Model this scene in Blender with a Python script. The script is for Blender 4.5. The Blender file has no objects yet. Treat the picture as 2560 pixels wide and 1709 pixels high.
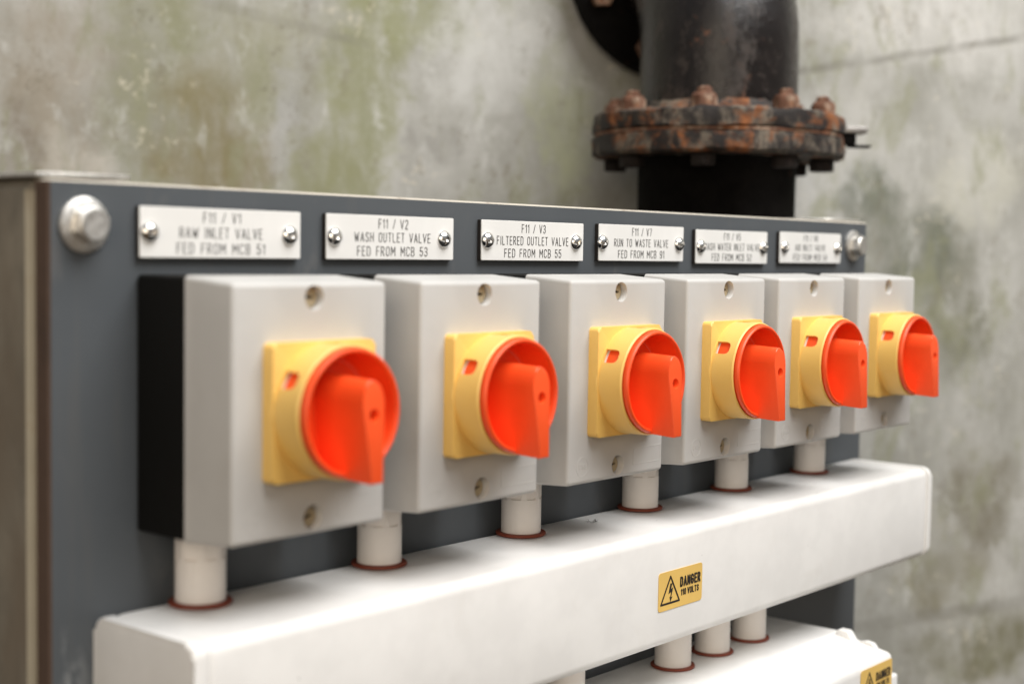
import bpy, bmesh, math, random
from mathutils import Vector, Matrix

random.seed(7)
S = bpy.context.scene
C = S.collection
PI = math.pi

# ------------------------------------------------------------------ camera
cam_d = bpy.data.cameras.new('camera')
cam = bpy.data.objects.new('camera', cam_d)
C.objects.link(cam)
CAM = Vector((-0.25256, -0.48338, 0.00684))
rt = Vector((0.64636192, -0.76286431, 0.01594716))
up = Vector((0.03723617, 0.05241065, 0.99793116))
fw = Vector((0.76212187, 0.64443089, -0.06228239))
m = Matrix.Identity(4)
for i in range(3):
    m[i][0] = rt[i]; m[i][1] = up[i]; m[i][2] = -fw[i]; m[i][3] = CAM[i]
cam.matrix_world = m
cam_d.sensor_width = 36.0
cam_d.lens = 3635.86 / 2560 * 36
cam_d.clip_start = 0.02
cam_d.clip_end = 50
cam_d.dof.use_dof = True
cam_d.dof.focus_distance = 0.765
cam_d.dof.aperture_fstop = 5.8
S.camera = cam

# ------------------------------------------------------------------ light
W = bpy.data.worlds.new('World'); S.world = W
W.use_nodes = True
bg = W.node_tree.nodes['Background']
wt = W.node_tree
wc = wt.nodes.new('ShaderNodeTexCoord'); wx = wt.nodes.new('ShaderNodeSeparateXYZ'); wr = wt.nodes.new('ShaderNodeValToRGB'); wa = wt.nodes.new('ShaderNodeMapRange')
wt.links.new(wc.outputs['Generated'], wx.inputs[0]); wt.links.new(wx.outputs['Z'], wa.inputs[0])
wa.inputs[1].default_value = -1; wa.inputs[2].default_value = 1
wt.links.new(wa.outputs[0], wr.inputs[0]); wt.links.new(wr.outputs[0], bg.inputs['Color'])
el = wr.color_ramp.elements
el[0].position = 0.30; el[0].color = (0.22, 0.155, 0.10, 1)
el[1].position = 0.72; el[1].color = (0.80, 0.84, 0.88, 1)
em = el.new(0.50); em.color = (0.62, 0.54, 0.45, 1)
bg.inputs['Strength'].default_value = 0.36

def area(name, loc, target, sx, sy, power, col):
    d = bpy.data.lights.new(name, 'AREA'); d.shape = 'RECTANGLE'
    d.size = sx; d.size_y = sy; d.energy = power; d.color = col
    o = bpy.data.objects.new(name, d); C.objects.link(o)
    o.location = loc
    o.rotation_euler = (Vector(target) - Vector(loc)).to_track_quat('-Z', 'Y').to_euler()
    return o
area('overhead_light', (0.50, -1.10, 1.72), (0.40, 0.0, -0.05), 1.9, 1.2, 67, (1.0, 0.985, 0.965))
area('warm_side_fill', (-1.75, -1.35, 0.50), (0.30, 0.0, -0.05), 1.5, 1.3, 19, (1.0, 0.85, 0.67))  # added fill lamp warming the left faces, in place of unseen bounce

S.view_settings.view_transform = 'Standard'
S.view_settings.look = 'None'
S.view_settings.exposure = 0.10
S.view_settings.gamma = 1.0
S.cycles.max_bounces = 10

# ------------------------------------------------------------------ materials
def nd(t, kind, **kw):
    n = t.nodes.new(kind)
    for k, v in kw.items(): setattr(n, k, v)
    return n

def base_mat(name):
    mt = bpy.data.materials.new(name); mt.use_nodes = True
    t = mt.node_tree
    return mt, t, t.nodes['Principled BSDF']

def coords(t, scale=(1, 1, 1), kind='Object'):
    tc = nd(t, 'ShaderNodeTexCoord'); mp = nd(t, 'ShaderNodeMapping')
    mp.inputs['Scale'].default_value = scale
    t.links.new(tc.outputs[kind], mp.inputs['Vector'])
    return mp.outputs['Vector']

def noise(t, vec, scale, detail=4, rough=0.6, dist=0.0):
    n = nd(t, 'ShaderNodeTexNoise')
    n.inputs['Scale'].default_value = scale; n.inputs['Detail'].default_value = detail
    n.inputs['Roughness'].default_value = rough; n.inputs['Distortion'].default_value = dist
    t.links.new(vec, n.inputs['Vector'])
    return n.outputs['Fac']

def mrange(t, v, a, b, c=0.0, d=1.0):
    n = nd(t, 'ShaderNodeMapRange'); n.interpolation_type = 'SMOOTHSTEP'
    n.inputs[1].default_value = a; n.inputs[2].default_value = b
    n.inputs[3].default_value = c; n.inputs[4].default_value = d
    t.links.new(v, n.inputs[0])
    return n.outputs[0]

def math_n(t, op, a, b=None):
    n = nd(t, 'ShaderNodeMath', operation=op)
    for i, v in enumerate((a, b)):
        if v is None: continue
        if isinstance(v, (int, float)): n.inputs[i].default_value = v
        else: t.links.new(v, n.inputs[i])
    return n.outputs[0]

def mixc(t, f, a, b):
    n = nd(t, 'ShaderNodeMix', data_type='RGBA')
    for idx, v in ((0, f), (6, a), (7, b)):
        if isinstance(v, (int, float)): n.inputs[idx].default_value = v
        elif isinstance(v, tuple): n.inputs[idx].default_value = (*v, 1) if len(v) == 3 else v
        else: t.links.new(v, n.inputs[idx])
    return n.outputs[2]

def bump(t, h, strength, dist, b):
    n = nd(t, 'ShaderNodeBump')
    n.inputs['Strength'].default_value = strength; n.inputs['Distance'].default_value = dist
    t.links.new(h, n.inputs['Height']); t.links.new(n.outputs['Normal'], b.inputs['Normal'])

def plastic(name, col, rough=0.42, grain=900, gs=0.12, dirt=0.0, dirtcol=(0.25, 0.17, 0.09), spec=0.5, sub=0.0, specks=0.0):
    mt, t, b = base_mat(name)
    v = coords(t)
    var = mrange(t, noise(t, v, 35, 3), 0.35, 0.65)
    c = mixc(t, var, tuple(x * 0.965 for x in col), tuple(min(1, x * 1.02) for x in col))
    if dirt:
        dm = mrange(t, noise(t, v, 28, 7, 0.7, 0.6), 0.52, 0.75, 0, dirt)
        c = mixc(t, dm, c, dirtcol)
    if specks:
        vo = nd(t, 'ShaderNodeTexVoronoi'); vo.inputs['Scale'].default_value = 150
        t.links.new(v, vo.inputs['Vector'])
        pick = mrange(t, noise(t, v, 60, 2), 0.62, 0.70)
        sp = math_n(t, 'MULTIPLY', mrange(t, vo.outputs['Distance'], 0.10, 0.04), math_n(t, 'MULTIPLY', pick, specks))
        c = mixc(t, sp, c, (0.10, 0.07, 0.05))
    t.links.new(c, b.inputs['Base Color'])
    t.links.new(mrange(t, noise(t, v, 60, 4), 0.3, 0.7, rough * 0.88, rough * 1.12), b.inputs['Roughness'])
    b.inputs['Specular IOR Level'].default_value = spec
    if sub:
        b.inputs['Subsurface Weight'].default_value = sub
        b.inputs['Subsurface Radius'].default_value = (0.004, 0.0015, 0.0008)
        b.inputs['Subsurface Scale'].default_value = 1.0
    bump(t, noise(t, v, grain, 2), gs, 0.0003, b)
    return mt

M = {}
M['cover'] = plastic('grey_cover_plastic', (0.535, 0.525, 0.505), 0.5, 1500, 0.16, 0.06, (0.35, 0.25, 0.15), specks=0.8)
M['base'] = plastic('black_base_plastic', (0.008, 0.0078, 0.0072), 0.6, 900, 0.1, spec=0.10)
M['yellow'] = plastic('yellow_plastic', (0.89, 0.57, 0.155), 0.42, 1500, 0.06)
M['red'] = plastic('red_plastic', (0.93, 0.092, 0.016), 0.42, 1500, 0.06)
M['white'] = plastic('white_trunking_plastic', (0.84, 0.83, 0.81), 0.42, 600, 0.05, 0.07, (0.45, 0.36, 0.24), specks=1.0)
M['conduit'] = plastic('white_conduit_plastic', (0.83, 0.78, 0.73), 0.45, 700, 0.05, 0.10, (0.4, 0.28, 0.18))
M['boxwhite'] = plastic('white_enclosure_plastic', (0.82, 0.81, 0.79), 0.38, 600, 0.04, 0.05, (0.5, 0.4, 0.3))
M['brass'] = plastic('tan_shaded_screw_plastic', (0.40, 0.32, 0.20), 0.5, 700, 0.1, 0.5, (0.16, 0.10, 0.05))  # brass tone, darkened to paint in the shade of the screw holes
M['gasket'] = plastic('red_fibre', (0.20, 0.040, 0.018), 0.6, 900, 0.2, 0.5, (0.06, 0.02, 0.015))
M['platewhite'] = plastic('engraved_white_laminate', (0.80, 0.79, 0.765), 0.4, 900, 0.03)
M['plateblack'] = plastic('black_laminate_core', (0.018, 0.014, 0.012), 0.5)
M['ink'] = plastic('black_ink', (0.016, 0.012, 0.011), 0.6)
M['sticker'] = plastic('yellow_vinyl', (0.80, 0.53, 0.15), 0.4, 900, 0.02)
M['lint'] = plastic('grey_lint', (0.12, 0.11, 0.10), 0.9)

def metal(name, col, rough, rust=0.0):
    mt, t, b = base_mat(name)
    v = coords(t)
    b.inputs['Metallic'].default_value = 1
    f = mrange(t, noise(t, v, 250, 5), 0.35, 0.7)
    c = mixc(t, f, col, tuple(x * 0.8 for x in col))
    if rust:
        rm = mrange(t, noise(t, v, 180, 5, 0.7), 0.55, 0.68, 0, rust)
        c = mixc(t, rm, c, (0.22, 0.10, 0.04))
        t.links.new(math_n(t, 'SUBTRACT', 1.0, rm), b.inputs['Metallic'])
    t.links.new(c, b.inputs['Base Color'])
    t.links.new(mrange(t, noise(t, v, 400, 4), 0.3, 0.7, rough * 0.8, rough * 1.25), b.inputs['Roughness'])
    return mt
M['steel'] = metal('bright_screw_steel', (0.86, 0.84, 0.81), 0.10)
M['clip'] = metal('dark_clip_steel', (0.42, 0.40, 0.38), 0.45, 0.2)
M['zinc'] = metal('dull_zinc', (0.80, 0.78, 0.74), 0.45, 0.12)

# slate painted board: face paint and pale core share one mesh
mt, t, b = base_mat('slate_board_face')
v = coords(t)
f = mrange(t, noise(t, v, 6, 5), 0.3, 0.7)
c = mixc(t, f, (0.074, 0.083, 0.092), (0.090, 0.099, 0.108))
sm = mrange(t, noise(t, coords(t, (1, 1, 0.35)), 30, 6, 0.7, 0.8), 0.60, 0.74, 0, 0.35)
c = mixc(t, sm, c, (0.16, 0.155, 0.15))
sx_ = nd(t, 'ShaderNodeSeparateXYZ'); t.links.new(v, sx_.inputs[0])
scf = math_n(t, 'MULTIPLY', mrange(t, sx_.outputs['X'], 0.074, 0.052), mrange(t, sx_.outputs['Z'], -0.13, -0.17))
scf = math_n(t, 'MULTIPLY', scf, mrange(t, noise(t, coords(t, (1.6, 1, 0.5)), 55, 5, 0.65, 0.5), 0.46, 0.62, 0, 0.8))
c = mixc(t, scf, c, (0.36, 0.37, 0.37))
dr = mrange(t, noise(t, coords(t, (1, 1, 0.06)), 90, 4, 0.6), 0.56, 0.74, 0, 0.22)
c = mixc(t, dr, c, (0.13, 0.125, 0.115))
t.links.new(c, b.inputs['Base Color'])
b.inputs['Roughness'].default_value = 0.5
b.inputs['Specular IOR Level'].default_value = 0.35
bump(t, noise(t, v, 700, 2), 0.08, 0.0004, b)
M['board'] = mt
M['core'] = plastic('pale_board_core', (0.50, 0.46, 0.39), 0.7, 700, 0.3, 0.7, (0.16, 0.09, 0.05))
M['edge'] = plastic('shaded_core_edge', (0.085, 0.052, 0.036), 0.8, 500, 0.4, 0.5, (0.03, 0.02, 0.015))  # same core as the pale top edge, with side shade painted into its colour

# weathered post
mt, t, b = base_mat('weathered_post')
v = coords(t, (1, 1, 0.4))
f = mrange(t, noise(t, v, 45, 6, 0.65, 0.5), 0.3, 0.7)
c = mixc(t, f, (0.135, 0.12, 0.095), (0.25, 0.225, 0.18))
c = mixc(t, mrange(t, noise(t, v, 14, 4), 0.45, 0.65), c, (0.165, 0.135, 0.10))
t.links.new(c, b.inputs['Base Color'])
b.inputs['Roughness'].default_value = 0.75
bump(t, noise(t, v, 120, 5), 0.3, 0.001, b)
M['post'] = mt
M['postedge'] = plastic('pale_post_edge', (0.36, 0.32, 0.24), 0.6, 300, 0.2, 0.6, (0.30, 0.22, 0.13))

# cast iron pipe, three degrees of rust
def iron(name, black, grey, rustamt, greyamt, rough, spec=0.3):
    mt, t, b = base_mat(name)
    v = coords(t)
    vs = coords(t, (1, 1, 0.55))
    c = mixc(t, mrange(t, noise(t, v, 60, 6, 0.7), 0.35, 0.7), black, tuple(x * 1.8 for x in black))
    gm = mrange(t, noise(t, vs, 42, 7, 0.75, 0.3), 0.60 - 0.2 * greyamt, 0.74 - 0.1 * greyamt, 0, min(1, 0.35 + greyamt))
    c = mixc(t, gm, c, grey)
    rm = mrange(t, noise(t, v, 38, 8, 0.72, 0.4), 0.64 - 0.22 * rustamt, 0.72 - 0.16 * rustamt, 0, 1)
    rc = mixc(t, mrange(t, noise(t, v, 120, 5), 0.3, 0.7), (0.08, 0.030, 0.014), (0.31, 0.118, 0.046))
    c = mixc(t, rm, c, rc)
    t.links.new(c, b.inputs['Base Color'])
    rr = mixc(t, math_n(t, 'MAXIMUM', rm, gm), (rough,) * 3, (0.85,) * 3)
    t.links.new(rr, b.inputs['Roughness'])
    b.inputs['Specular IOR Level'].default_value = spec
    bump(t, noise(t, v, 150, 6, 0.7), 0.5, 0.0015, b)
    return mt
M['iron'] = iron('black_painted_iron', (0.009, 0.007, 0.0065), (0.058, 0.044, 0.036), 0.10, 0.48, 0.16, 0.40)
M['ironlow'] = iron('tarred_iron', (0.004, 0.0035, 0.0032), (0.015, 0.012, 0.010), 0.0, 0.0, 0.7, 0.04)
M['flange'] = iron('rusty_flange_iron', (0.016, 0.013, 0.012), (0.21, 0.175, 0.135), 0.62, 0.72, 0.65)
M['nut'] = iron('blackened_nut', (0.012, 0.009, 0.008), (0.10, 0.06, 0.04), 0.1, 0.2, 0.8)
M['bolt'] = iron('rusty_bolt', (0.11, 0.05, 0.03), (0.42, 0.32, 0.235), 0.60, 0.75, 0.8)

# concrete wall, stains placed in the wall's own metres (x along, z up)
mt, t, b = base_mat('stained_concrete')
tc = nd(t, 'ShaderNodeTexCoord')
P = tc.outputs['Object']
nz = nd(t, 'ShaderNodeTexNoise'); nz.inputs['Scale'].default_value = 9; nz.inputs['Detail'].default_value = 7; nz.inputs['Roughness'].default_value = 0.7
t.links.new(P, nz.inputs['Vector'])
off = nd(t, 'ShaderNodeVectorMath', operation='SUBTRACT'); t.links.new(nz.outputs['Color'], off.inputs[0]); off.inputs[1].default_value = (0.5, 0.5, 0.5)
sc_ = nd(t, 'ShaderNodeVectorMath', operation='SCALE'); t.links.new(off.outputs[0], sc_.inputs[0]); sc_.inputs['Scale'].default_value = 0.16
Pd = nd(t, 'ShaderNodeVectorMath', operation='ADD'); t.links.new(P, Pd.inputs[0]); t.links.new(sc_.outputs[0], Pd.inputs[1])
Pw = Pd.outputs[0]
def wallmap(sx, sz):
    mp = nd(t, 'ShaderNodeMapping'); mp.inputs['Scale'].default_value = (sx, 1, sz); t.links.new(P, mp.inputs['Vector']); return mp.outputs['Vector']
def blob(x, z, rx, rz):
    s = nd(t, 'ShaderNodeVectorMath', operation='SUBTRACT'); t.links.new(Pw, s.inputs[0]); s.inputs[1].default_value = (x, 0, z)
    q = nd(t, 'ShaderNodeVectorMath', operation='MULTIPLY'); t.links.new(s.outputs[0], q.inputs[0]); q.inputs[1].default_value = (1 / rx, 0, 1 / rz)
    l = nd(t, 'ShaderNodeVectorMath', operation='LENGTH'); t.links.new(q.outputs[0], l.inputs[0])
    return mrange(t, l.outputs['Value'], 1.15, 0.35)
c = mixc(t, mrange(t, noise(t, wallmap(1, 0.6), 11, 6, 0.65), 0.32, 0.68), (0.315, 0.31, 0.275), (0.50, 0.495, 0.465))
STAINS = [  # x, z, rx, rz, strength, colour
    (-0.50, 0.13, 0.06, 0.10, 0.75, (0.30, 0.255, 0.19)),
    (-0.53, 0.06, 0.03, 0.05, 0.7, (0.18, 0.145, 0.105)),
    (-0.475, 0.075, 0.045, 0.03, 0.7, (0.58, 0.545, 0.48)),
    (-0.42, 0.15, 0.045, 0.10, 0.85, (0.28, 0.28, 0.175)),
    (-0.375, 0.085, 0.05, 0.06, 0.95, (0.235, 0.205, 0.11)),
    (-0.345, 0.06, 0.05, 0.05, 0.8, (0.225, 0.19, 0.10)),
    (-0.34, 0.16, 0.06, 0.07, 0.75, (0.30, 0.295, 0.19)),
    (-0.255, 0.13, 0.035, 0.15, 0.9, (0.28, 0.285, 0.165)),
    (-0.27, 0.05, 0.05, 0.05, 0.7, (0.26, 0.26, 0.14)),
    (-0.225, 0.19, 0.07, 0.03, 0.75, (0.29, 0.30, 0.165)),
    (-0.305, 0.10, 0.02, 0.07, 0.7, (0.40, 0.40, 0.39)),
    (-0.15, 0.17, 0.06, 0.06, 0.8, (0.60, 0.60, 0.575)),
    (-0.20, 0.10, 0.025, 0.022, 0.55, (0.22, 0.21, 0.19)),
    (-0.09, 0.10, 0.03, 0.08, 0.75, (0.42, 0.44, 0.27)),
    (0.24, 0.21, 0.14, 0.06, 0.85, (0.66, 0.65, 0.62)),
    (0.16, 0.10, 0.05, 0.06, 0.6, (0.56, 0.55, 0.52)),
    (0.31, 0.07, 0.06, 0.05, 0.6, (0.55, 0.54, 0.45)),
    (0.195, 0.065, 0.04, 0.03, 0.95, (0.12, 0.135, 0.10)),
    (0.235, 0.025, 0.06, 0.055, 0.9, (0.14, 0.15, 0.11)),
    (0.275, -0.045, 0.04, 0.07, 0.9, (0.15, 0.15, 0.095)),
    (0.215, -0.08, 0.03, 0.06, 0.6, (0.48, 0.46, 0.39)),
    (0.31, -0.21, 0.055, 0.07, 0.8, (0.16, 0.14, 0.09)),
    (0.27, -0.28, 0.07, 0.03, 0.7, (0.22, 0.20, 0.125)),
    (0.32, -0.34, 0.08, 0.04, 0.9, (0.155, 0.145, 0.075)),
    (0.24, -0.23, 0.04, 0.04, 0.5, (0.44, 0.42, 0.36)),
]
streak = mrange(t, noise(t, wallmap(1, 0.45), 32, 6, 0.7, 0.3), 0.25, 0.66, 0.25, 1.0)
for (x, z, rx, rz, st, col) in STAINS:
    fk = math_n(t, 'MULTIPLY', math_n(t, 'MULTIPLY', blob(x, z, rx, rz), st), streak)
    c = mixc(t, fk, c, col)
c = mixc(t, mrange(t, noise(t, wallmap(1, 0.5), 22, 7, 0.72, 0.4), 0.50, 0.66, 0, 0.60), c, (0.27, 0.275, 0.17))
c = mixc(t, mrange(t, noise(t, wallmap(1.2, 0.55), 30, 7, 0.75, 0.3), 0.54, 0.70, 0, 0.65), c, (0.60, 0.60, 0.57))
c = mixc(t, mrange(t, noise(t, wallmap(1, 0.6), 42, 7, 0.78, 0.3), 0.55, 0.70, 0, 0.60), c, (0.21, 0.185, 0.13))
vo = nd(t, 'ShaderNodeTexVoronoi'); vo.inputs['Scale'].default_value = 70; t.links.new(Pw, vo.inputs['Vector'])
sp = math_n(t, 'MULTIPLY', mrange(t, vo.outputs['Distance'], 0.34, 0.12), mrange(t, noise(t, wallmap(1, 1), 13, 4, 0.6), 0.52, 0.66, 0, 0.5))
c = mixc(t, sp, c, (0.74, 0.68, 0.55))
vo2 = nd(t, 'ShaderNodeTexVoronoi'); vo2.inputs['Scale'].default_value = 110; t.links.new(Pw, vo2.inputs['Vector'])
sp2 = math_n(t, 'MULTIPLY', mrange(t, vo2.outputs['Distance'], 0.32, 0.10), mrange(t, noise(t, wallmap(1, 0.8), 17, 4, 0.6), 0.54, 0.64, 0, 0.6))
c = mixc(t, sp2, c, (0.15, 0.13, 0.095))
# board joints left by the shuttering: (x0,z0)-(x1,z1)
def seam(x0, z0, x1, z1, w, st):
    dx, dz = x1 - x0, z1 - z0; L = math.hypot(dx, dz)
    s = nd(t, 'ShaderNodeVectorMath', operation='SUBTRACT'); t.links.new(P, s.inputs[0]); s.inputs[1].default_value = (x0, 0, z0)
    d1 = nd(t, 'ShaderNodeVectorMath', operation='DOT_PRODUCT'); t.links.new(s.outputs[0], d1.inputs[0]); d1.inputs[1].default_value = (-dz / L, 0, dx / L)
    d2 = nd(t, 'ShaderNodeVectorMath', operation='DOT_PRODUCT'); t.links.new(s.outputs[0], d2.inputs[0]); d2.inputs[1].default_value = (dx / L, 0, dz / L)
    wob = math_n(t, 'MULTIPLY', math_n(t, 'SUBTRACT', noise(t, P, 30, 3), 0.5), 0.006)
    dd = math_n(t, 'ABSOLUTE', math_n(t, 'ADD', d1.outputs['Value'], wob))
    a = mrange(t, dd, w, w * 0.3)
    e = math_n(t, 'MULTIPLY', mrange(t, d2.outputs['Value'], -0.02, 0.02), mrange(t, d2.outputs['Value'], L + 0.02, L - 0.02))
    br = mrange(t, noise(t, P, 18, 4, 0.7), 0.36, 0.62, 0.15, 1.0)
    return math_n(t, 'MULTIPLY', math_n(t, 'MULTIPLY', math_n(t, 'MULTIPLY', a, e), st), br)
sm1 = seam(0.06, 0.152, 0.60, 0.252, 0.0050, 0.55)
sm2 = seam(-0.37, 0.192, -0.235, 0.166, 0.006, 0.40)
sm3 = seam(0.12, -0.328, 0.60, -0.285, 0.009, 0.45)
for s_ in (sm1, sm2, sm3):
    c = mixc(t, s_, c, (0.19, 0.18, 0.155))
t.links.new(c, b.inputs['Base Color'])
b.inputs['Roughness'].default_value = 0.88
b.inputs['Specular IOR Level'].default_value = 0.25
h = math_n(t, 'ADD', noise(t, P, 60, 8, 0.7), math_n(t, 'MULTIPLY', sm1, -0.8))
bump(t, h, 0.22, 0.004, b)
M['wall'] = mt

# ------------------------------------------------------------------ mesh helpers
def finish(bm, name, mat, parent=None, loc=None, ang=38, mats=None):
    bmesh.ops.recalc_face_normals(bm, faces=bm.faces)
    for f in bm.faces: f.smooth = True
    for e in bm.edges:
        if len(e.link_faces) == 2:
            if e.calc_face_angle(0) > math.radians(ang): e.smooth = False
    me = bpy.data.meshes.new(name); bm.to_mesh(me); bm.free()
    for mm in (mats or [mat]): me.materials.append(mm)
    o = bpy.data.objects.new(name, me); C.objects.link(o)
    if parent is not None: o.parent = parent
    if loc is not None: o.location = loc
    return o

def box_bm(x0, x1, y0, y1, z0, z1, bev=0.0, seg=3, bm=None, sel=None):
    own = bm is None
    if own: bm = bmesh.new()
    vs = [bm.verts.new((x, y, z)) for x in (x0, x1) for y in (y0, y1) for z in (z0, z1)]
    fs = [(0, 1, 3, 2), (4, 6, 7, 5), (0, 4, 5, 1), (2, 3, 7, 6), (0, 2, 6, 4), (1, 5, 7, 3)]
    faces = [bm.faces.new([vs[i] for i in f]) for f in fs]
    if bev:
        es = list({e for f in faces for e in f.edges})
        if sel: es = [e for e in es if sel((e.verts[0].co + e.verts[1].co) / 2)]
        bmesh.ops.bevel(bm, geom=es, offset=bev, segments=seg, profile=0.5, affect='EDGES')
    return bm

def lathe_bm(prof, n=48, axis='y', bm=None, c=(0, 0, 0), closed=False):
    """prof: (radius, height along axis)"""
    if bm is None: bm = bmesh.new()
    rings = []
    for r, h in prof:
        if r < 1e-7:
            p = {'y': (0, h, 0), 'z': (0, 0, h)}[axis]
            rings.append([bm.verts.new(Vector(p) + Vector(c))])
        else:
            ring = []
            for i in range(n):
                a = 2 * PI * i / n
                p = (r * math.cos(a), h, r * math.sin(a)) if axis == 'y' else (r * math.cos(a), r * math.sin(a), h)
                ring.append(bm.verts.new(Vector(p) + Vector(c)))
            rings.append(ring)
    pairs = list(zip(rings, rings[1:]))
    if closed: pairs.append((rings[-1], rings[0]))
    for A, B in pairs:
        for i in range(n):
            j = (i + 1) % n
            if len(A) == 1 and len(B) == 1: break
            if len(A) == 1: bm.faces.new((A[0], B[i], B[j]))
            elif len(B) == 1: bm.faces.new((A[i], A[j], B[0]))
            else: bm.faces.new((A[i], A[j], B[j], B[i]))
    return bm

def prism_bm(pts, y0, y1, bm=None, bev=0.0, seg=2):
    """outline in x,z extruded from y0 to y1"""
    if bm is None: bm = bmesh.new()
    A = [bm.verts.new((x, y0, z)) for x, z in pts]; B = [bm.verts.new((x, y1, z)) for x, z in pts]
    n = len(pts)
    fs = [bm.faces.new(A), bm.faces.new(B[::-1])]
    for i in range(n): fs.append(bm.faces.new((A[i], B[i], B[(i + 1) % n], A[(i + 1) % n])))
    if bev:
        es = list({e for e in fs[1].edges})
        bmesh.ops.bevel(bm, geom=es, offset=bev, segments=seg, profile=0.5, affect='EDGES')
    return bm

def rrect(cx, cz, w, h, r, n=5):
    pts = []
    for sx, sz, a0 in ((1, 1, 0), (-1, 1, 90), (-1, -1, 180), (1, -1, 270)):
        for k in range(n + 1):
            a = math.radians(a0 + 90 * k / n)
            pts.append((cx + sx * (w / 2 - r) + r * math.cos(a), cz + sz * (h / 2 - r) + r * math.sin(a)))
    return pts

def cut(o, *cutters):
    for cb in cutters:
        md = o.modifiers.new('cut', 'BOOLEAN'); md.operation = 'DIFFERENCE'; md.solver = 'EXACT'; md.object = cb
    dg = bpy.context.evaluated_depsgraph_get()
    me = bpy.data.meshes.new_from_object(o.evaluated_get(dg))
    me.name = o.name
    o.modifiers.clear()
    old = o.data; o.data = me; bpy.data.meshes.remove(old)
    for cb in cutters:
        d = cb.data; bpy.data.objects.remove(cb); bpy.data.meshes.remove(d)
    bm = bmesh.new(); bm.from_mesh(me)
    for f in bm.faces: f.smooth = True
    for e in bm.edges:
        e.smooth = not (len(e.link_faces) == 2 and e.calc_face_angle(0) > math.radians(38))
    bm.to_mesh(me); bm.free()
    return o

def tube_bm(bm, p, q, r, flat, n=6):
    """flat rounded stroke from p to q (x,z) lying on y=0 plane towards -y"""
    p = Vector(p); q = Vector(q); d = q - p
    a0 = math.atan2(d.y, d.x) if d.length > 1e-9 else 0
    k = 7
    ring = []
    for (cc, st) in ((q, -90), (p, 90)):
        for i in range(k + 1):
            a = a0 + math.radians(st + 180 * i / k)
            ring.append((cc.x + r * math.cos(a), cc.y + r * math.sin(a)))
    A = [bm.verts.new((x, 0.0, z)) for x, z in ring]
    B = [bm.verts.new((x, -flat, z)) for x, z in ring]
    m_ = len(ring)
    bm.faces.new(B)
    for i in range(m_): bm.faces.new((A[i], A[(i + 1) % m_], B[(i + 1) % m_], B[i]))

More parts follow.
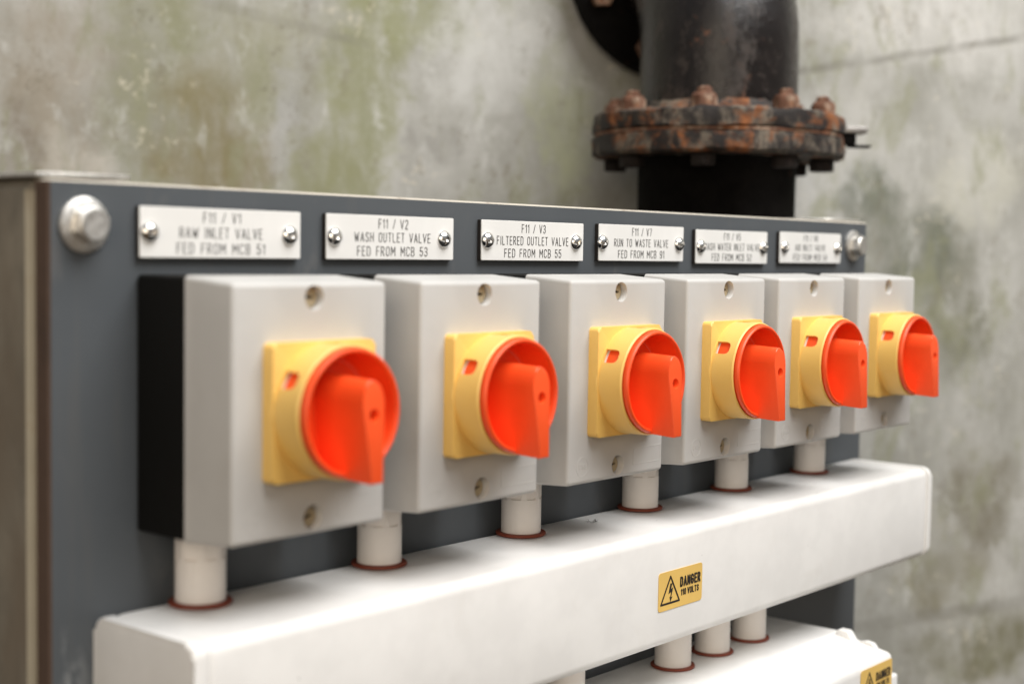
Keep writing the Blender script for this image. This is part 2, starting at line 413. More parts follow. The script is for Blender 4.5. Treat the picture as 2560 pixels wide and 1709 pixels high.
def arcp(cx, cz, rx, rz, a0, a1, n=7):
    return [(cx + rx * math.cos(math.radians(a0 + (a1 - a0) * i / n)), cz + rz * math.sin(math.radians(a0 + (a1 - a0) * i / n))) for i in range(n + 1)]
G = {  # single-stroke engraver letters: width, strokes (0..w, 0..1)
    'A': (.5, [[(0, 0), (.25, 1), (.5, 0)], [(.09, .33), (.41, .33)]]),
    'B': (.45, [[(0, 0), (0, 1), (.25, 1)] + arcp(.25, .76, .18, .24, 90, -90) + [(0, .52)], [(.25, .52)] + arcp(.25, .26, .20, .26, 90, -90) + [(0, 0)]]),
    'C': (.45, [[(.45, .78)] + arcp(.225, .78, .225, .22, 0, 180) + arcp(.225, .22, .225, .22, 180, 360) + [(.45, .22)]]),
    'D': (.45, [[(0, 0), (0, 1), (.2, 1)] + arcp(.2, .72, .25, .28, 90, 0) + arcp(.2, .28, .25, .28, 0, -90) + [(0, 0)]]),
    'E': (.4, [[(.4, 1), (0, 1), (0, 0), (.4, 0)], [(0, .52), (.34, .52)]]),
    'F': (.4, [[(.4, 1), (0, 1), (0, 0)], [(0, .52), (.34, .52)]]),
    'G': (.46, [[(.45, .78)] + arcp(.225, .78, .225, .22, 0, 180) + arcp(.225, .22, .225, .22, 180, 360) + [(.45, .46), (.26, .46)]]),
    'H': (.45, [[(0, 0), (0, 1)], [(.45, 0), (.45, 1)], [(0, .52), (.45, .52)]]),
    'I': (.06, [[(.03, 0), (.03, 1)]]),
    'L': (.4, [[(0, 1), (0, 0), (.4, 0)]]),
    'M': (.55, [[(0, 0), (0, 1), (.275, .35), (.55, 1), (.55, 0)]]),
    'N': (.45, [[(0, 0), (0, 1), (.45, 0), (.45, 1)]]),
    'O': (.46, [arcp(.23, .77, .23, .23, 0, 180) + arcp(.23, .23, .23, .23, 180, 360) + [(.46, .77)]]),
    'P': (.45, [[(0, 0), (0, 1), (.22, 1)] + arcp(.22, .74, .23, .26, 90, -90) + [(0, .48)]]),
    'R': (.45, [[(0, 0), (0, 1), (.22, 1)] + arcp(.22, .75, .21, .25, 90, -90) + [(0, .5)], [(.2, .5), (.45, 0)]]),
    'S': (.44, [[(.43, .80)] + arcp(.22, .78, .21, .22, 10, 180) + [(.03, .66), (.40, .38)] + arcp(.22, .22, .21, .22, 15, -180)]),
    'T': (.46, [[(0, 1), (.46, 1)], [(.23, 1), (.23, 0)]]),
    'U': (.45, [[(0, 1), (0, .24)] + arcp(.225, .22, .225, .22, 180, 360) + [(.45, 1)]]),
    'V': (.5, [[(0, 1), (.25, 0), (.5, 1)]]),
    'W': (.68, [[(0, 1), (.17, 0), (.34, .8), (.51, 0), (.68, 1)]]),
    '/': (.35, [[(0, -.02), (.35, 1)]]),
    '0': (.42, [arcp(.21, .77, .21, .23, 0, 180) + arcp(.21, .23, .21, .23, 180, 360) + [(.42, .77)]]),
    '1': (.2, [[(0, .78), (.18, 1), (.18, 0)]]),
    '2': (.42, [[(0, .78)] + arcp(.21, .78, .21, .22, 180, 0) + [(.40, .64), (0, 0), (.42, 0)]]),
    '3': (.42, [[(.01, .84)] + arcp(.2, .76, .2, .24, 160, -90) + [(.14, .52), (.2, .52)] + arcp(.2, .26, .22, .26, 90, -160)]),
    '4': (.44, [[(.32, 0), (.32, 1), (0, .28), (.44, .28)]]),
    '5': (.42, [[(.40, 1), (.03, 1), (.01, .54), (.15, .62)] + arcp(.2, .31, .22, .31, 100, -160)]),
    '6': (.42, [[(.38, .88)] + arcp(.21, .74, .20, .26, 60, 180) + [(0, .3)] + arcp(.21, .30, .21, .30, 180, 520, 14)]),
    '7': (.42, [[(0, 1), (.42, 1), (.14, 0)]]),
    '9': (.42, [[(.04, .12)] + arcp(.21, .26, .20, .26, 240, 360) + [(.42, .7)] + arcp(.21, .70, .21, .30, 0, 340, 14)]),
}
def text_bm(bm, s, cx, z0, h, width, r, flat=0.00016, gap=0.32, space=0.62, xs=1.0):
    adv = 0; items = []
    for ch in s:
        if ch == ' ': adv += space; continue
        w, st = G[ch]; items.append((adv, st)); adv += w + gap
    adv -= gap
    k = width / adv
    lay = 0
    for x0, st in items:
        for pl in st:
            for a, b_ in zip(pl, pl[1:]):
                lay += 1
                tube_bm(bm, (cx - width / 2 + (x0 + a[0]) * k, z0 + a[1] * h), (cx - width / 2 + (x0 + b_[0]) * k, z0 + b_[1] * h), r, flat + 2e-6 * (lay % 9))
    return bm

def thing(name, label, cat, loc=(0, 0, 0), group=None, rotz=0):
    o = bpy.data.objects.new(name, None); C.objects.link(o)
    o.empty_display_size = 0.02
    o.location = loc; o.rotation_euler = (0, 0, rotz)
    tag(o, label, cat, group); return o
def tag(o, label, cat, group=None):
    o['label'] = label; o['category'] = cat
    if group: o['group'] = group
    return o
def dup(root, loc, label):
    r = root.copy(); C.objects.link(r); r.location = loc; r['label'] = label
    for ch in list(root.children):
        c_ = ch.copy(); C.objects.link(c_); c_.parent = r
        for g in list(ch.children):
            d = g.copy(); C.objects.link(d); d.parent = c_
    return r

# ------------------------------------------------------------------ wall
AX = Vector((0.6994, 0.12, 0))          # pipe axis
PH = math.radians(35)
WN = Vector((math.sin(PH), math.cos(PH), 0)); WH = Vector((math.cos(PH), -math.sin(PH), 0))
D0 = AX + 0.115 * WN
bm = bmesh.new()
nx, nz_ = 60, 40
gv = [[bm.verts.new((-1.3 + 2.6 * i / nx, 0, -0.9 + 2.0 * j / nz_)) for j in range(nz_ + 1)] for i in range(nx + 1)]
for i in range(nx):
    for j in range(nz_):
        bm.faces.new((gv[i][j], gv[i + 1][j], gv[i + 1][j + 1], gv[i][j + 1]))
ret = bmesh.ops.extrude_face_region(bm, geom=list(bm.faces))
for e in ret['geom']:
    if isinstance(e, bmesh.types.BMVert): e.co.y += 0.12
wall = finish(bm, 'concrete_wall', M['wall'])
wall.location = D0; wall.rotation_euler = (0, 0, -PH)
tag(wall, 'weathered grey concrete wall with olive moss stains behind the switch board', 'wall')

# ------------------------------------------------------------------ board and posts
bm = box_bm(0.0505, 0.7118, 0.0, 0.0098, -0.75, 0.0312, 0.0009, 1)
bm.faces.ensure_lookup_table(); bm.normal_update()
bmesh.ops.recalc_face_normals(bm, faces=bm.faces)
for f in bm.faces:
    n = f.normal
    f.material_index = 0 if n.y < -0.95 else (1 if n.z > 0.3 else 2)
board = finish(bm, 'mounting_board', None, mats=[M['board'], M['core'], M['edge']], ang=20)
tag(board, 'slate grey mounting board with pale worn edge carrying all the switches', 'board')

def post(x0, x1, capz, label, tilt, lx0, lx1):
    p = thing('mounting_post', label, 'post', ((x0 + x1) / 2, 0.045, -0.75), 'posts behind the mounting board')
    cx = (x0 + x1) / 2
    bm = box_bm(x0 - cx, x1 - cx, 0.0102 - 0.045, 0.085 - 0.045, 0, 0.75 + 0.0312, 0.0042, 1)
    bmesh.ops.recalc_face_normals(bm, faces=bm.faces); bm.normal_update()
    for f in bm.faces: f.material_index = 1 if (abs(f.normal.x) < 0.9 and abs(f.normal.y) < 0.9 and abs(f.normal.z) < 0.5) else 0
    finish(bm, 'shaft', None, p, mats=[M['post'], M['postedge']], ang=20)
    bm = box_bm(lx0 - cx, lx1 - cx, 0.0045 - 0.045, 0.08 - 0.045, 0, 0.0018, 0.0004, 1)
    cp = finish(bm, 'cap_plate', M['zinc'], p)
    cp.location = (0, 0, 0.75 + capz); cp.rotation_euler = (0, tilt, 0)
    return p
post(0.0495, 0.095, 0.0322, 'brown weathered post behind the left end of the mounting board', math.radians(-1.0), 0.0485, 0.090)
post(0.655, 0.700, 0.0314, 'weathered post hidden behind the right end of the mounting board', 0, 0.660, 0.7105)

def bolt(x, z, label):
    p = thing('hex_bolt', label, 'bolt', (x, 0, z), 'bolts fixing the mounting board')
    finish(lathe_bm([(0, 0.0), (0.0107, 0.0), (0.0109, -0.0008), (0.0106, -0.0016), (0.0085, -0.0026), (0, -0.0026)], 48), 'washer', M['zinc'], p)
    bm = bmesh.new()
    r = 0.0074
    hexp = [(r * math.cos(PI / 6 + k * PI / 3), r * math.sin(PI / 6 + k * PI / 3)) for k in range(6)]
    prism_bm(hexp, -0.0024, -0.0088, bm)
    hd = finish(bm, 'head', M['zinc'], p, ang=20)
    # chamfered crown: intersect with a cone by a lathe
    cb = finish(lathe_bm([(0.02, -0.0068), (0.0071, -0.0074), (0.0058, -0.0084), (0.0055, -0.0095), (0.02, -0.0095)], 48, closed=True), 'cutter', M['zinc'])
    cb.location = (x, 0, z); bpy.context.view_layer.update()
    cut(hd, cb)
    hd.rotation_euler = (0, math.radians(8), 0)
    return p
bolt(0.0653, 0.0142, 'zinc hex bolt with round washer left of the first label plate')
bolt(0.6903, 0.0145, 'zinc hex bolt with washer right of the last label plate')

# ------------------------------------------------------------------ label plates
PW, PT, PB = 0.0834, 0.0223, 0.0019
TXT = [
    (0.0887, (('F11 / V1', .0190), ('RAW INLET VALVE', .0425), ('FED FROM MCB 51', .0452)), (.0047, .0768), 'RAW INLET VALVE'),
    (0.1870, (('F11 / V2', .0190), ('WASH OUTLET VALVE', .0495), ('FED FROM MCB 53', .0458)), (.0048, .0762), 'WASH OUTLET VALVE'),
    (0.2908, (('F11 / V3', .0191), ('FILTERED OUTLET VALVE', .0580), ('FED FROM MCB 55', .0461)), (.0044, .0763), 'FILTERED OUTLET VALVE'),
    (0.3880, (('F11 / V7', .0188), ('RUN TO WASTE VALVE', .0526), ('FED FROM MCB 91', .0449)), (.0031, .0782), 'RUN TO WASTE VALVE'),
    (0.4847, (('F11 / V5', .0190), ('WASH WATER INLET VALVE', .0642), ('FED FROM MCB 52', .0458)), (.0050, .0778), 'WASH WATER INLET VALVE'),
    (0.5842, (('F11 / V6', .0190), ('AIR INLET VALVE', .0410), ('FED FROM MCB 54', .0458)), (.0055, .0777), 'AIR INLET VALVE'),
]
dome = None
for i, (x0, lines, sc, ttl) in enumerate(TXT):
    dz = (0, 0, 0, .0003, -.0007, 0)[i]
    p = thing('label_plate', 'white engraved plate lettered %s above its switch' % ttl, 'label plate', (x0 + PW / 2, 0, (PT + PB) / 2 + dz), 'engraved valve label plates')
    finish(box_bm(-PW / 2, PW / 2, -0.0025, -0.0001, -0.0102, 0.0102, 0.0002, 1), 'backing', M['plateblack'], p)
    finish(prism_bm(rrect(0, 0, PW - .0003, 0.0202, 0.0006, 3), -0.0024, -0.0030, bev=0.0002, seg=1), 'face', M['platewhite'], p)
    bm = bmesh.new()
    for (s, w), zz in zip(lines, (0.00430, -0.00195, -0.00830)):
        text_bm(bm, s, (-.0012, .0002, -.0009, -.0011, -.0008, -.001)[i], zz, 0.0041, w, 0.000155)
    o = finish(bm, 'lettering', M['ink'], p); o.location = (0, -0.0030, 0)
    for sx in sc:
        if dome is None:
            prof = [(0.0, -0.0030), (0.0006, -0.0030), (0.0014, -0.0029), (0.0026, -0.0024), (0.0036, -0.0015), (0.0042, -0.0005), (0.0043, 0.0), (0, 0)]
            so = finish(lathe_bm(prof, 40), 'screw', M['steel'])
            r = 0.0014
            cb = finish(prism_bm([(r * math.cos(k * PI / 3), r * math.sin(k * PI / 3)) for k in range(6)], -0.0016, -0.004), 'cutter', M['steel'])
            bpy.context.view_layer.update()
            cut(so, cb); dome = so.data
            so.parent = p
        else:
            so = bpy.data.objects.new('screw', dome); C.objects.link(so); so.parent = p
        so.location = (sx - PW / 2, -0.0030, 0)
        so.rotation_euler = (0, random.uniform(0, 2), 0)

# ------------------------------------------------------------------ rotary switches
KX, KZ = 0.0015, -0.0557
BX = [0.0887, 0.1888, 0.2910, 0.3909, 0.4864, 0.5856]
ORD = ['RAW INLET VALVE', 'WASH OUTLET VALVE', 'FILTERED OUTLET VALVE', 'RUN TO WASTE VALVE', 'WASH WATER INLET VALVE', 'AIR INLET VALVE']
SWL = ['grey switch box with red knob below the %s plate' % s for s in ORD]
sw = thing('isolator_switch', SWL[0], 'switch', (BX[0] + .04, 0, 0), 'rotary isolator switches in a row')
finish(box_bm(-.0396, .0396, -.0316, -.0001, -.1066, -.0046, .0016, 3), 'base', M['base'], sw)
# cover with drafted top and bottom
bm = bmesh.new()
vs = [bm.verts.new(q) for q in ((-.04, -.0317, -.107), (.04, -.0317, -.107), (.04, -.0317, -.0043), (-.04, -.0317, -.0043),
                                (-.0393, -.0365, -.1066), (.0393, -.0365, -.1066), (.0393, -.0365, -.0047), (-.0393, -.0365, -.0047),
                                (-.0398, -.0598, -.105), (.0398, -.0598, -.105), (.0398, -.0598, -.0065), (-.0398, -.0598, -.0065))]
bm.faces.new(vs[0:4][::-1]); ff = bm.faces.new(vs[8:12])
for k in range(4):
    j = (k + 1) % 4
    bm.faces.new((vs[k], vs[j], vs[4 + j], vs[4 + k])); bm.faces.new((vs[4 + k], vs[4 + j], vs[8 + j], vs[8 + k]))
es = [e for e in bm.edges if (e.verts[0] in vs[8:] or e.verts[1] in vs[8:]) or
      (abs(e.verts[0].co.y - e.verts[1].co.y) > .001)]
bmesh.ops.bevel(bm, geom=es, offset=.0019, segments=4, profile=0.5, affect='EDGES')
cov = finish(bm, 'cover', M['cover'], sw, ang=30)
bpy.context.view_layer.update()
cuts = []
for z in (-.0124, -.0985):
    cb = finish(lathe_bm([(0, -.0540), (.0046, -.0540), (.0047, -.0594), (.0052, -.0602), (.0052, -.07), (0, -.07)], 40), 'cutter', M['cover'])
    cb.location = (BX[0] + .04 + .0005, 0, z); cuts.append(cb)
bpy.context.view_layer.update()
cut(cov, *cuts)
for z, a in ((-.0124, 0.1), (-.0985, -0.25)):
    s_ = finish(lathe_bm([(0, -.0536), (.0042, -.0536), (.0042, -.0564), (.0039, -.0568), (0, -.0568)], 32), 'screw', M['brass'], sw)
    s_.location = (.0005, 0, z)
    cb = finish(box_bm(-.0039, .0020, -.06, -.0556, -.0006, .0006), 'cutter', M['ink'])
    cb.location = (BX[0] + .04 + .0005, 0, z); cb.rotation_euler = (0, a, 0); bpy.context.view_layer.update()
    cut(s_, cb)
    gs = finish(box_bm(-.0038, .0019, -.0557, -.0553, -.00055, .00055), 'slot', M['ink'], s_); gs.rotation_euler = (0, a, 0)  # black strip on the slot floor, painted shade for the cut
# embossed marks on the cover
bm = bmesh.new()
pts = arcp(0, 0, .0046, .0046, 0, 360, 36)
for a, q in zip(pts, pts[1:]): tube_bm(bm, a, q, .00018, .00011)
text_bm(bm, 'IP65', 0, -.0011, .0022, .0058, .00017, .00012)
o = finish(bm, 'embossed_mark', M['cover'], sw); o.location = (-.0285, -.0598, -.0965)
bm = bmesh.new()
pts = [(.0135, -.0995), (.0375, -.0995), (.0375, -.0915), (.0135, -.0915), (.0135, -.0995)]
for a, q in zip(pts, pts[1:]): tube_bm(bm, a, q, .00018, .00012)
o = finish(bm, 'marking_frame', M['cover'], sw); o.location = (0, -.0598, 0)
# yellow escutcheon with collar
esc = finish(prism_bm(rrect(KX, KZ, .0534, .0534, .0022, 5), -.0597, -.0655, bev=.0011, seg=3), 'escutcheon', M['yellow'], sw)
col = finish(lathe_bm([(.0247, -.0640), (.0247, -.0785), (.0256, -.0790), (.0262, -.0783), (.0264, -.0655), (.0270, -.0648), (.0270, -.0640)], 96, closed=True), 'collar', M['yellow'], esc, ang=30)
col.location = (KX, 0, KZ)
bpy.context.view_layer.update()
cuts = []
for ang in (150, 90, 330):
    a = math.radians(ang)
    cb = bmesh.new()
    # slot in local (radial = x), length along y, width along z; rounded at the front end
    out = [(-.0662, -.0036), (-.0720, -.0036), (-.0738, -.0030), (-.0747, -.0015), (-.0747, .0015), (-.0738, .0030), (-.0720, .0036), (-.0662, .0036)]
    A_ = [cb.verts.new((.021, y, z)) for y, z in out]; B_ = [cb.verts.new((.032, y, z)) for y, z in out]
    cb.faces.new(A_); cb.faces.new(B_[::-1])
    for k in range(len(out)): cb.faces.new((A_[k], B_[k], B_[(k + 1) % len(out)], A_[(k + 1) % len(out)]))
    co = finish(cb, 'cutter', M['yellow']); co.location = (BX[0] + .04 + KX, 0, KZ); co.rotation_euler = (0, -a, 0)
    cuts.append(co)
bpy.context.view_layer.update()
cut(col, *cuts)
ins = finish(lathe_bm([(.0200, -.0650), (.0243, -.0650), (.0243, -.0669), (.0200, -.0669)], 64, closed=True), 'position_ring', M['platewhite'], esc)
ins.location = (KX, 0, KZ)
# red knob: dished, rolled rim
kn = finish(lathe_bm([(0, -.0668), (.0198, -.0668), (.0212, -.0673), (.0219, -.0690), (.0225, -.0795), (.0229, -.0811), (.0236, -.0818), (.0243, -.0818),
                      (.0249, -.0812), (.0251, -.0802), (.0249, -.0793), (.0242, -.0790), (.0242, -.0658), (.0, -.0658)], 96), 'knob', M['red'], sw, ang=30)
kn.location = (KX, 0, KZ)
bpy.context.view_layer.update()
cb = finish(box_bm(-.0065, .0065, -.0770, -.0722, .018, .030), 'cutter', M['red']); cb.location = (BX[0] + .04 + KX, 0, KZ)
bpy.context.view_layer.update(); cut(kn, cb)
def outline(hw, zc, ztop, hb, zbot, n=18):
    pts = [(hw * math.cos(PI * k / n), zc + (ztop - zc) * math.sin(PI * k / n)) for k in range(n + 1)]
    return pts + [(-hb, zbot), (hb, zbot)]
o_back = outline(.0070, .0045, .0146, .0046, -.0240)
o_front = outline(.0056, .0045, .0133, .0031, -.0258)
bm = bmesh.new()
def yfront(z): return -.0915 - .0032 * max(0, min(1, (.0133 - z) / .039))
rings = []
for tt in (0.0, 0.25, 0.55, 0.8, 1.0):
    rg = []
    for (xa, za), (xb, zb) in zip(o_back, o_front):
        u = tt ** 0.9
        x = xa + (xb - xa) * u; z = za + (zb - za) * u
        rg.append(bm.verts.new((x, -.0660 + (yfront(zb) + .0660) * tt, z)))
    rings.append(rg)
n_ = len(o_back)
for A_, B_ in zip(rings, rings[1:]):
    for k in range(n_): bm.faces.new((A_[k], B_[k], B_[(k + 1) % n_], A_[(k + 1) % n_]))
bm.faces.new(rings[0]); fr = bm.faces.new(rings[-1][::-1])
bmesh.ops.bevel(bm, geom=list(fr.edges), offset=.0006, segments=3, profile=0.5, affect='EDGES')
hd = finish(bm, 'handle', M['red'], kn, ang=32)
bpy.context.view_layer.update()
cb = finish(lathe_bm([(0, -.076), (.0023, -.076), (.0023, -.0915), (.0027, -.0930), (.0027, -.1), (0, -.1)], 24), 'cutter', M['red'])
cb.location = (BX[0] + .04 + KX, 0, KZ); bpy.context.view_layer.update(); cut(hd, cb)
for x, lb in zip(BX[1:], SWL[1:]):
    dup(sw, (x + .04, 0, 0), lb)

# ------------------------------------------------------------------ conduits
def oct_ring(bm, z, n=8):
    vs = []
    for k in range(n):
        a0 = 2 * PI * k / n
        for d in (-5.5, 5.5):
            a = a0 + math.radians(d)
            vs.append(bm.verts.new((.0102 * math.cos(a), .0102 * math.sin(a), z)))
    return vs
def conduit(name, label, loc, h, coupling, group):
    p = thing(name, label, 'conduit', loc, group)
    if coupling:
        hc = h - .0115
        finish(lathe_bm([(0, 0), (.0102, 0), (.0102, hc - .0003), (.0099, hc), (0, hc)], 64, 'z'), 'pipe', M['conduit'], p)
        bm = bmesh.new()
        lathe_bm([(0, hc - .001), (.0095, hc - .001), (.0095, hc + .002), (0, hc + .002)], 48, 'z', bm)
        A = oct_ring(bm, hc + .0007); B = oct_ring(bm, h)
        for k in range(8):
            V = [bm.verts.new((r_ * math.cos(a_), r_ * math.sin(a_), z_)) for z_ in (hc - .0004, hc + .0009) for r_ in (.0092, .01018)
                 for a_ in (2 * PI * k / 8 - .15, 2 * PI * k / 8 + .15)]
            for f in ((0, 1, 3, 2), (4, 6, 7, 5), (0, 4, 5, 1), (2, 3, 7, 6), (0, 2, 6, 4), (1, 5, 7, 3)): bm.faces.new([V[i] for i in f])
        for k in range(len(A)): bm.faces.new((A[k], A[(k + 1) % len(A)], B[(k + 1) % len(A)], B[k]))
        bm.faces.new(A[::-1]); bm.faces.new(B)
        finish(bm, 'coupling', M['conduit'], p, ang=15).rotation_euler = (0, 0, math.radians(random.uniform(0, 20)))
    else:
        finish(lathe_bm([(0, 0), (.0106, 0), (.0104, h), (0, h)], 64, 'z'), 'pipe', M['conduit'], p)
    finish(lathe_bm([(.0100, .0001), (.0124, .0001), (.0128, .0005), (.0128, .0013), (.0124, .0017), (.0100, .0017)], 64, 'z', closed=True), 'sealing_washer', M['gasket'], p)
    return p
CX = [0.1107, 0.2117, 0.3127, 0.4177, 0.5147, 0.6127]
for x, s in zip(CX, ORD):
    conduit('conduit', 'white conduit with red washer under the %s switch' % s, (x, -.0133, -.1371), .0307, True, 'conduits between switches and trunking')
LZ = -.2310
for x, l in ((0.341, 'white conduit below the trunking, leftmost, cut by the photo edge'), (0.442, 'white conduit between trunking and lower box, left of the middle one'),
             (0.484, 'middle of the three close white conduits entering the lower box'), (0.526, 'white conduit into the lower box, rightmost under the trunking')):
    conduit('conduit', l, (x, -.0217, LZ), -.1975 - LZ, False, 'conduits between trunking and lower box')

# ------------------------------------------------------------------ trunking
tr = thing('cable_trunking', 'long white cable trunking box below the row of switches', 'trunking', (0.382, 0, -.168))
TX = 0.382
finish(box_bm(.0745 - TX, .6900 - TX, -.0632, -.0002, -.1980 + .168, -.1373 + .168, .0055, 5), 'body', M['white'], tr)
for x0, x1, xe in ((.0694, .0752, .0694), (.6890, .6946, .6946)):
    bm = bmesh.new()
    pts = rrect(-.03175, 0, .0633, .0610, .0056, 6)
    A_ = [bm.verts.new((x0 - TX, y, z + .0004)) for y, z in pts]; B_ = [bm.verts.new((x1 - TX, y, z + .0004)) for y, z in pts]
    fA = bm.faces.new(A_); fB = bm.faces.new(B_[::-1])
    for k in range(len(pts)): bm.faces.new((A_[k], B_[k], B_[(k + 1) % len(pts)], A_[(k + 1) % len(pts)]))
    outer = fA if xe == x0 else fB
    bmesh.ops.bevel(bm, geom=list(outer.edges), offset=.0020, segments=4, profile=0.5, affect='EDGES')
    finish(bm, 'end_cap', M['white'], tr)

# ------------------------------------------------------------------ danger stickers
def sticker(x0, x1, y, z0, z1, label):
    cx, cz = (x0 + x1) / 2, (z0 + z1) / 2
    w, h = x1 - x0, z1 - z0
    p = thing('danger_sticker', label, 'sticker', (cx, y, cz), 'yellow danger stickers')
    finish(prism_bm(rrect(0, 0, w, h, .0018, 4), 0, -.0002), 'backing', M['sticker'], p)
    bm = bmesh.new()
    tx = -.0098
    T = [(-.0183, -.0067), (-.0012, -.0067), (-.0098, .0072)]
    for k in range(3): tube_bm(bm, T[k], T[(k + 1) % 3], .00052, .00012 + 4e-6 * k)
    zig = [(tx - .0001, .0036), (tx + .0016, .0034), (tx + .0007, .0004), (tx + .0026, .0012), (tx + .0008, -.0038), (tx + .0019, -.0036),
           (tx + .0002, -.0062), (tx - .0006, -.0034), (tx + .0002, -.0037), (tx + .0006, -.0010), (tx - .0016, -.0018)]
    prism_bm(zig, 0, -.00013, bm)
    o = finish(bm, 'shock_symbol', M['ink'], p); o.location = (0, -.0002, 0)
    bm = bmesh.new()
    text_bm(bm, 'DANGER', .0090, .0006, .0044, .0184, .00058, .00014, gap=.38)
    text_bm(bm, '110 VOLTS', .0087, -.0043, .0029, .0165, .00034, .00014, gap=.36, space=.34)
    o = finish(bm, 'lettering', M['ink'], p); o.location = (0, -.0002, 0)
    return p
sticker(.3645, .4057, -.0633, -.1786, -.1582, 'yellow DANGER 110 VOLTS sticker on the front of the long trunking')
sticker(.5411, .5830, -.0907, -.2622, -.2416, 'yellow DANGER 110 VOLTS sticker on the lower box corner')

# ------------------------------------------------------------------ lower box
lb = thing('junction_box', 'white junction box with hinged lid beneath the trunking', 'junction box', (.44, 0, -.30))
o3 = (.44, 0, -.30)
def loc_box(x0, x1, y0, y1, z0, z1, bev, seg=3):
    return box_bm(x0 - o3[0], x1 - o3[0], y0, y1, z0 - o3[2], z1 - o3[2], bev, seg)
finish(loc_box(.30, .5836, -.0548, -.0002, -.40, LZ, .0012), 'base', M['boxwhite'], lb)
bm = bmesh.new()
prof = [(-.0552, -.2322), (-.0580, -.2330), (-.0875, -.2386), (-.0892, -.2396), (-.0902, -.2414), (-.0905, -.2440), (-.0905, -.40), (-.0552, -.40)]
n_ = len(prof)
A_ = [bm.verts.new((.30 - o3[0], y, z - o3[2])) for y, z in prof]; B_ = [bm.verts.new((.584 - o3[0], y, z - o3[2])) for y, z in prof]
bm.faces.new(A_); fB = bm.faces.new(B_[::-1])
for k in range(n_): bm.faces.new((A_[k], B_[k], B_[(k + 1) % n_], A_[(k + 1) % n_]))
bmesh.ops.bevel(bm, geom=list(fB.edges), offset=.0009, segments=2, profile=0.5, affect='EDGES')
lid = finish(bm, 'lid', M['boxwhite'], lb, ang=50)
bm = bmesh.new()
hp = [(-.0553, -.2345), (-.0553, -.2300), (-.0565, -.2290), (-.0620, -.2292), (-.0634, -.2302), (-.0668, -.2352), (-.0660, -.2365)]
A_ = [bm.verts.new((.5768 - o3[0], y, z - o3[2])) for y, z in hp]; B_ = [bm.verts.new((.5842 - o3[0], y, z - o3[2])) for y, z in hp]
fA = bm.faces.new(A_); fB = bm.faces.new(B_[::-1])
for k in range(len(hp)): bm.faces.new((A_[k], B_[k], B_[(k + 1) % len(hp)], A_[(k + 1) % len(hp)]))
bmesh.ops.bevel(bm, geom=list(fA.edges) + list(fB.edges), offset=.0006, segments=2, profile=0.5, affect='EDGES')
finish(bm, 'hinge_lug', M['boxwhite'], lb)
bm = bmesh.new()
hp = [(-.0690, -.2352), (-.0740, -.2338), (-.0785, -.2348), (-.0806, -.2372), (-.0800, -.2385), (-.0700, -.2370)]
A_ = [bm.verts.new((.5800 - o3[0], y, z - o3[2])) for y, z in hp]; B_ = [bm.verts.new((.5850 - o3[0], y, z - o3[2])) for y, z in hp]
fA = bm.faces.new(A_); fB = bm.faces.new(B_[::-1])
for k in range(len(hp)): bm.faces.new((A_[k], B_[k], B_[(k + 1) % len(hp)], A_[(k + 1) % len(hp)]))
bmesh.ops.bevel(bm, geom=list(fB.edges), offset=.0008, segments=2, profile=0.5, affect='EDGES')
finish(bm, 'lid_catch', M['boxwhite'], lb)
finish(loc_box(.5838, .6030, -.0860, -.0640, -.32, -.2565, .0018), 'side_tab', M['boxwhite'], lb)

# ------------------------------------------------------------------ pipes
FZ0, FZM, FZ1, FR, PR = .0790, .0953, .1108, .0951, .0597
def ringed(prof, name, mat, parent, n=72, ang=38):
    return finish(lathe_bm(prof, n, 'z'), name, mat, parent, ang=ang)
def rough_edge(o, amt, seed):
    rnd = random.Random(seed)
    for vtx in o.data.vertices:
        vtx.co += Vector((rnd.uniform(-1, 1), rnd.uniform(-1, 1), rnd.uniform(-1, 1))) * amt
lp = thing('straight_pipe', 'black upright iron pipe running down behind the mounting board', 'pipe', (AX.x, AX.y, -.75))
ringed([(.052, 0), (PR, 0), (PR, FZ0 + .75 - .006), (PR + .004, FZ0 + .75), (.052, FZ0 + .75)], 'barrel', M['ironlow'], lp)
o = ringed([(.05, FZ0 + .75), (FR - .003, FZ0 + .75), (FR, FZ0 + .7525), (FR + .0003, FZ0 + .757), (FR - .0002, FZM + .7478), (FR - .003, FZM + .7492), (.05, FZM + .7492)], 'flange', M['flange'], lp)
rough_edge(o, .0010, 3)
ep = thing('elbow_pipe', 'black iron pipe elbow bolted on the rusty flange and curving into the wall', 'pipe', (AX.x, AX.y, FZM))
o = ringed([(.05, .0012), (FR - .003, .0012), (FR - .0004, .0026), (FR, .008), (FR - .0008, .0135), (FR - .004, FZ1 - FZM), (PR + .006, FZ1 - FZM + .001), (PR + .001, FZ1 - FZM + .008), (.05, FZ1 - FZM + .008)], 'flange', M['flange'], ep)
rough_edge(o, .0011, 5)
gk = ringed([(.05, -.0009), (FR - .0016, -.0009), (FR - .0016, .0013), (.05, .0013)], 'gasket', M['bolt'], ep)
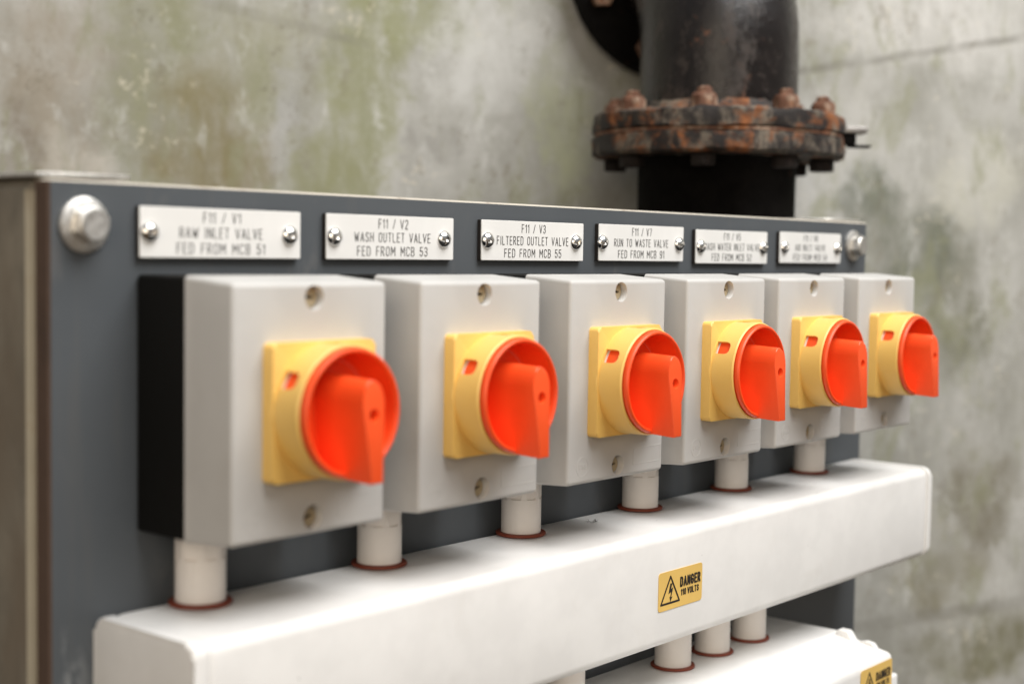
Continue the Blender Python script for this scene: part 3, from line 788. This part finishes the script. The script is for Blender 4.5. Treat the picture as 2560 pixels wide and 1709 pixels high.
# bend
bm = bmesh.new()
ZS, RB, EE = .158, .088, .090
n = 64
path = [(0, FZ1), (0, ZS)]
steps = 16
frames = [(Vector((0, 0, FZ1 + .002)), 0.0)]
for k in range(steps + 1):
    a = math.radians(90 * k / steps)
    c_ = WN * (RB * (1 - math.cos(a))) + Vector((0, 0, ZS + RB * math.sin(a)))
    frames.append((c_, a))
frames.append((WN * EE + Vector((0, 0, ZS + RB)), PI / 2))
rings = []
for c_, a in frames:
    e1 = WH; e2 = WN * math.cos(a) - Vector((0, 0, math.sin(a)))
    rings.append([bm.verts.new(c_ + PR * (e1 * math.cos(2 * PI * k / n) + e2 * math.sin(2 * PI * k / n)) - Vector((0, 0, FZM))) for k in range(n)])
for A_, B_ in zip(rings, rings[1:]):
    for k in range(n): bm.faces.new((A_[k], A_[(k + 1) % n], B_[(k + 1) % n], B_[k]))
finish(bm, 'bend', M['iron'], ep)
# wall flange (axis along WN)
wf = finish(lathe_bm([(.05, 0.0), (.087, 0.0), (.091, .002), (.0912, .014), (.089, .016), (.05, .016)], 72, 'y'), 'wall_flange', M['ironlow'], ep)
wf.location = WN * (EE - .004) + Vector((0, 0, ZS + RB - FZM - .006)); wf.rotation_euler = (0, 0, -PH)
def hexbolt(name, parent, loc, h, r, seed, below):
    rnd = random.Random(seed)
    bm = bmesh.new()
    pts = [(r * math.cos(k * PI / 3 + seed), r * math.sin(k * PI / 3 + seed)) for k in range(6)]
    A_ = [bm.verts.new((x, y, 0)) for x, y in pts]; B_ = [bm.verts.new((x, y, h * .72)) for x, y in pts]; T_ = [bm.verts.new((x * .72, y * .72, h)) for x, y in pts]
    bm.faces.new(A_[::-1]); bm.faces.new(T_)
    for P_, Q_ in ((A_, B_), (B_, T_)):
        for k in range(6): bm.faces.new((P_[k], P_[(k + 1) % 6], Q_[(k + 1) % 6], Q_[k]))
    bmesh.ops.bevel(bm, geom=list(bm.edges), offset=.0012, segments=2, profile=.5, affect='EDGES')
    lathe_bm([(0, h - .001), (.0052, h - .001), (.0050, h + .0025), (.0035, h + .0036), (0, h + .0036)], 16, 'z', bm)
    lathe_bm([(0, 0), (r * 1.2, 0), (r * 1.18, .0016), (0, .0016)], 24, 'z', bm)
    for vtx in bm.verts: vtx.co += Vector((rnd.uniform(-1, 1), rnd.uniform(-1, 1), rnd.uniform(-1, 1))) * .0005
    o = finish(bm, name, M['bolt'], parent, ang=35)
    o.location = loc
    bm = bmesh.new()
    pts = [(r * math.cos(k * PI / 3 + seed * 2), r * math.sin(k * PI / 3 + seed * 2)) for k in range(6)]
    A_ = [bm.verts.new((x, y, 0)) for x, y in pts]; B_ = [bm.verts.new((x, y, -below)) for x, y in pts]
    bm.faces.new(A_); bm.faces.new(B_[::-1])
    for k in range(6): bm.faces.new((A_[k], A_[(k + 1) % 6], B_[(k + 1) % 6], B_[k]))
    bmesh.ops.bevel(bm, geom=list(bm.edges), offset=.001, segments=1, profile=.5, affect='EDGES')
    q = finish(bm, 'nut', M['nut'], o); q.location = (0, 0, FZ0 - FZ1)
    return o
tocam = math.atan2(-0.53535, -0.84463)
for k in range(8):
    a = tocam - math.radians(-7) + k * PI / 4 - math.radians(14)
    hexbolt('bolt', ep, (.0785 * math.cos(a), .0785 * math.sin(a), FZ1 - FZM - .0004), .0115, .0098, k * .7 + .3, .009)
for k in range(8):
    a = math.radians(22.5 + 45 * k)
    bm = bmesh.new()
    prism_bm([(.0095 * math.cos(j * PI / 3), .0095 * math.sin(j * PI / 3)) for j in range(6)], 0, -.009, bm)
    q = finish(bm, 'bolt', M['bolt'], wf, ang=20); q.location = (.073 * math.cos(a), 0, .073 * math.sin(a))
# steel clip on the flange rim
clip = thing('steel_clip', 'bent steel clip gripping the right rim of the rusty flange', 'clip', (0, 0, 0))
cd = Vector((rt.x, rt.y, 0)).normalized(); cf = Vector((-0.84463, -0.53535, 0))
cpos = AX + cd * (FR - .004) + cf * .012 + Vector((0, 0, FZM))
clip.location = cpos; clip.rotation_euler = (0, 0, math.atan2(cd.y, cd.x))
finish(box_bm(-.012, .020, -.010, .010, .0035, .0085, .0008, 2), 'upper_arm', M['clip'], clip)
finish(box_bm(-.008, .012, -.008, .008, -.0050, .0034, .0006, 1), 'body', M['ironlow'], clip)
finish(box_bm(.008, .024, -.006, .006, -.0066, -.0048, .0005, 1), 'lower_prong', M['ironlow'], clip)

# ------------------------------------------------------------------ lint on the trunking
bm = bmesh.new()
rnd = random.Random(4)
for k in range(14):
    c_ = Vector((rnd.uniform(-.0035, .0035), rnd.uniform(-.0015, .0015), .0003))
    pts = [c_]
    for j in range(4): pts.append(pts[-1] + Vector((rnd.uniform(-.0012, .0012), rnd.uniform(-.0009, .0009), rnd.uniform(-.0002, .0005))))
    for A_, B_ in zip(pts, pts[1:]):
        d = (B_ - A_).normalized(); s_ = d.cross(Vector((0, 0, 1))).normalized() * .00010; u_ = Vector((0, 0, .00010))
        q = [bm.verts.new(x) for x in (A_ - s_, A_ + u_, A_ + s_, B_ - s_, B_ + u_, B_ + s_)]
        for f in ((0, 1, 4, 3), (1, 2, 5, 4), (2, 0, 3, 5)): bm.faces.new([q[i] for i in f])
o = finish(bm, 'lint_tuft', M['lint']); o.location = (.3650, -.0200, -.1371)
tag(o, 'tiny dark tuft of lint on the white trunking', 'lint')
